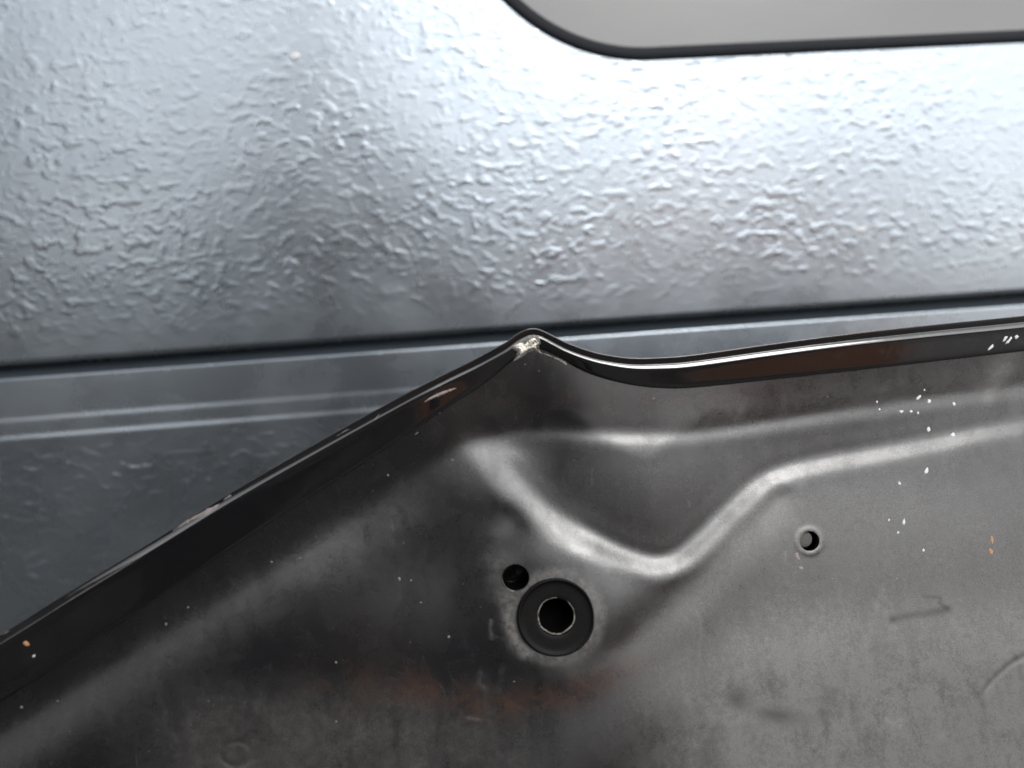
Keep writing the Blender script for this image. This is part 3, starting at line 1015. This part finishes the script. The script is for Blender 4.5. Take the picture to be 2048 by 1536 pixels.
# added unseen foliage, gives dark reflections left of the fence
def added_hedge():
    M = Mat('added_hedge_leaves')
    v = M.coord('Object')
    M.set(Base_Color=M.mix(M.noise(v, 14, 5, 0.7), (0.012, 0.022, 0.010), (0.035, 0.055, 0.022)), Roughness=0.7)
    rng = random.Random(3)
    vs, fs = [], []
    for i in range(26000):
        x = rng.uniform(-6.0, 0.5); z = rng.uniform(0.05, 1.5); y = rng.uniform(-0.35, 0.35)
        if rng.random() < 0.7: y = 0.32 + 0.06 * mnoise.noise(Vector((x * 2, z * 2, 0))) + rng.uniform(-0.08, 0.05)
        a = Vector((rng.uniform(-1, 1), rng.uniform(-1, 1), rng.uniform(-1, 1))).normalized() * 0.035
        b = a.cross(Vector((rng.uniform(-1, 1), rng.uniform(-1, 1), rng.uniform(-1, 1)))).normalized() * 0.02
        c = Vector((x, y, z)); k = len(vs)
        vs += [c - a, c + b, c + a, c - b]; fs.append((k, k + 1, k + 2, k + 3))
    o = pymesh('added_hedge', vs, fs, M.m, smooth=False)
    o.location = (0, -5.5, 0)
    tag(o, 'added dark green foliage behind the camera, darkens reflections in the hood', 'added_hedge')
added_hedge()

# added dark wall out of view, blocks sky to darken the hood's left
bm = bmesh.new()
add_box(bm, (-2.55, -3.9, 0.0), (-2.3, -0.05, 2.7), 0.01)
wl_o = bmobj('added_side_wall', bm, simple('added_wall_render', (0.035, 0.034, 0.035), 0.9, bump=(120, 0.002)))
bm = bmesh.new()
add_box(bm, (-2.58, -3.93, 2.7), (-2.27, -0.02, 2.75), 0.008)
bmobj('added_coping', bm, simple('added_coping_stone', (0.16, 0.15, 0.14), 0.8), wl_o)
tag(wl_o, 'added dark wall out of view, keeps the left of the hood dark', 'wall')

# photographer, whose dark clothes are mirrored in door and hood
m_coat = simple('dark_jacket', (0.018, 0.02, 0.026), 0.8)
m_skin = simple('skin', (0.42, 0.26, 0.19), 0.5)
def person():
    pts = {'pelvis': (-0.22, -1.22, 0.86, .15, .12), 'belly': (-0.22, -1.18, 1.02, .15, .11), 'chest': (-0.21, -1.06, 1.27, .17, .12), 'neckb': (-0.20, -1.0, 1.43, .08, .07),
           'neck': (-0.19, -0.97, 1.50, .052, .052), 'head': (-0.19, -0.95, 1.60, .075, .09), 'crown': (-0.19, -0.95, 1.69, .06, .07),
           'shl': (-0.36, -1.03, 1.36, .062, .062), 'ell': (-0.38, -0.86, 1.10, .045, .045), 'wrl': (-0.20, -0.55, 1.12, .027, .027),
           'shr': (-0.02, -1.03, 1.36, .062, .062), 'elr': (0.08, -0.86, 1.09, .045, .045), 'wrr': (0.045, -0.56, 1.10, .027, .027),
           'hpl': (-0.31, -1.22, 0.80, .095, .095), 'knl': (-0.33, -1.16, 0.46, .062, .062), 'anl': (-0.33, -1.26, 0.10, .042, .042), 'tol': (-0.34, -1.08, 0.04, .038, .03),
           'hpr': (-0.13, -1.22, 0.80, .095, .095), 'knr': (-0.10, -1.14, 0.46, .062, .062), 'anr': (-0.10, -1.24, 0.10, .042, .042), 'tor': (-0.09, -1.06, 0.04, .038, .03)}
    ed = [('pelvis', 'belly'), ('belly', 'chest'), ('chest', 'neckb'), ('neckb', 'neck'), ('neck', 'head'), ('head', 'crown'), ('chest', 'shl'), ('shl', 'ell'), ('ell', 'wrl'),
          ('chest', 'shr'), ('shr', 'elr'), ('elr', 'wrr'), ('pelvis', 'hpl'), ('hpl', 'knl'), ('knl', 'anl'), ('anl', 'tol'), ('pelvis', 'hpr'), ('hpr', 'knr'), ('knr', 'anr'), ('anr', 'tor')]
    # hands: four fingers and a thumb each, closed round the phone's short ends
    def hand(tag_, w, s):
        pts['pa' + tag_] = (w[0] + s * 0.01, w[1] + 0.045, w[2] + 0.005, .026, .016)
        ed.append(('wr' + tag_, 'pa' + tag_))
        for k in range(4):
            L = (0.9, 1.0, 0.95, 0.75)[k]
            z = w[2] + 0.028 - 0.018 * k
            pts['f%d%s1' % (k, tag_)] = (w[0] + s * 0.022, w[1] + 0.075, z, .0085, .0085)
            pts['f%d%s2' % (k, tag_)] = (w[0] + s * 0.010, w[1] + 0.075 + 0.022 * L, z + .002, .008, .008)
            pts['f%d%s3' % (k, tag_)] = (w[0] - s * 0.014 * L, w[1] + 0.108, z + .003, .007, .007)
            ed.extend([('pa' + tag_, 'f%d%s1' % (k, tag_)), ('f%d%s1' % (k, tag_), 'f%d%s2' % (k, tag_)), ('f%d%s2' % (k, tag_), 'f%d%s3' % (k, tag_))])
        pts['t' + tag_ + '1'] = (w[0] - s * 0.022, w[1] + 0.05, w[2] + 0.012, .010, .010)
        pts['t' + tag_ + '2'] = (w[0] - s * 0.030, w[1] + 0.075, w[2] + 0.022, .008, .008)
        ed.extend([('pa' + tag_, 't' + tag_ + '1'), ('t' + tag_ + '1', 't' + tag_ + '2')])
    hand('l', pts['wrl'], -1)
    hand('r', pts['wrr'], 1)
    names = list(pts)
    me = bpy.data.meshes.new('person')
    me.from_pydata([pts[k][:3] for k in names], [(names.index(a), names.index(b)) for a, b in ed], [])
    o = link(bpy.data.objects.new('person', me))
    mod = o.modifiers.new('skin', 'SKIN')
    for i, k in enumerate(names):
        sv = me.skin_vertices[0].data[i]
        sv.radius = pts[k][3:5]
        sv.use_root = (k == 'pelvis')
    mod.use_smooth_shade = True
    sub = o.modifiers.new('sub', 'SUBSURF')
    sub.levels = sub.render_levels = 2
    me.materials.append(m_coat)
    tag(o, 'person in a dark jacket stooping with a phone in front of the garage door', 'person')
    return o
pers = person()
ph = bmesh.new()
add_box(ph, (-0.135, -0.463, 1.085), (0.018, -0.455, 1.162), 0.003)
ph_o = bmobj('phone', ph, simple('phone_black', (0.01, 0.01, 0.012), 0.2))
tag(ph_o, 'black phone held sideways in the mirrored person\'s hands', 'phone')
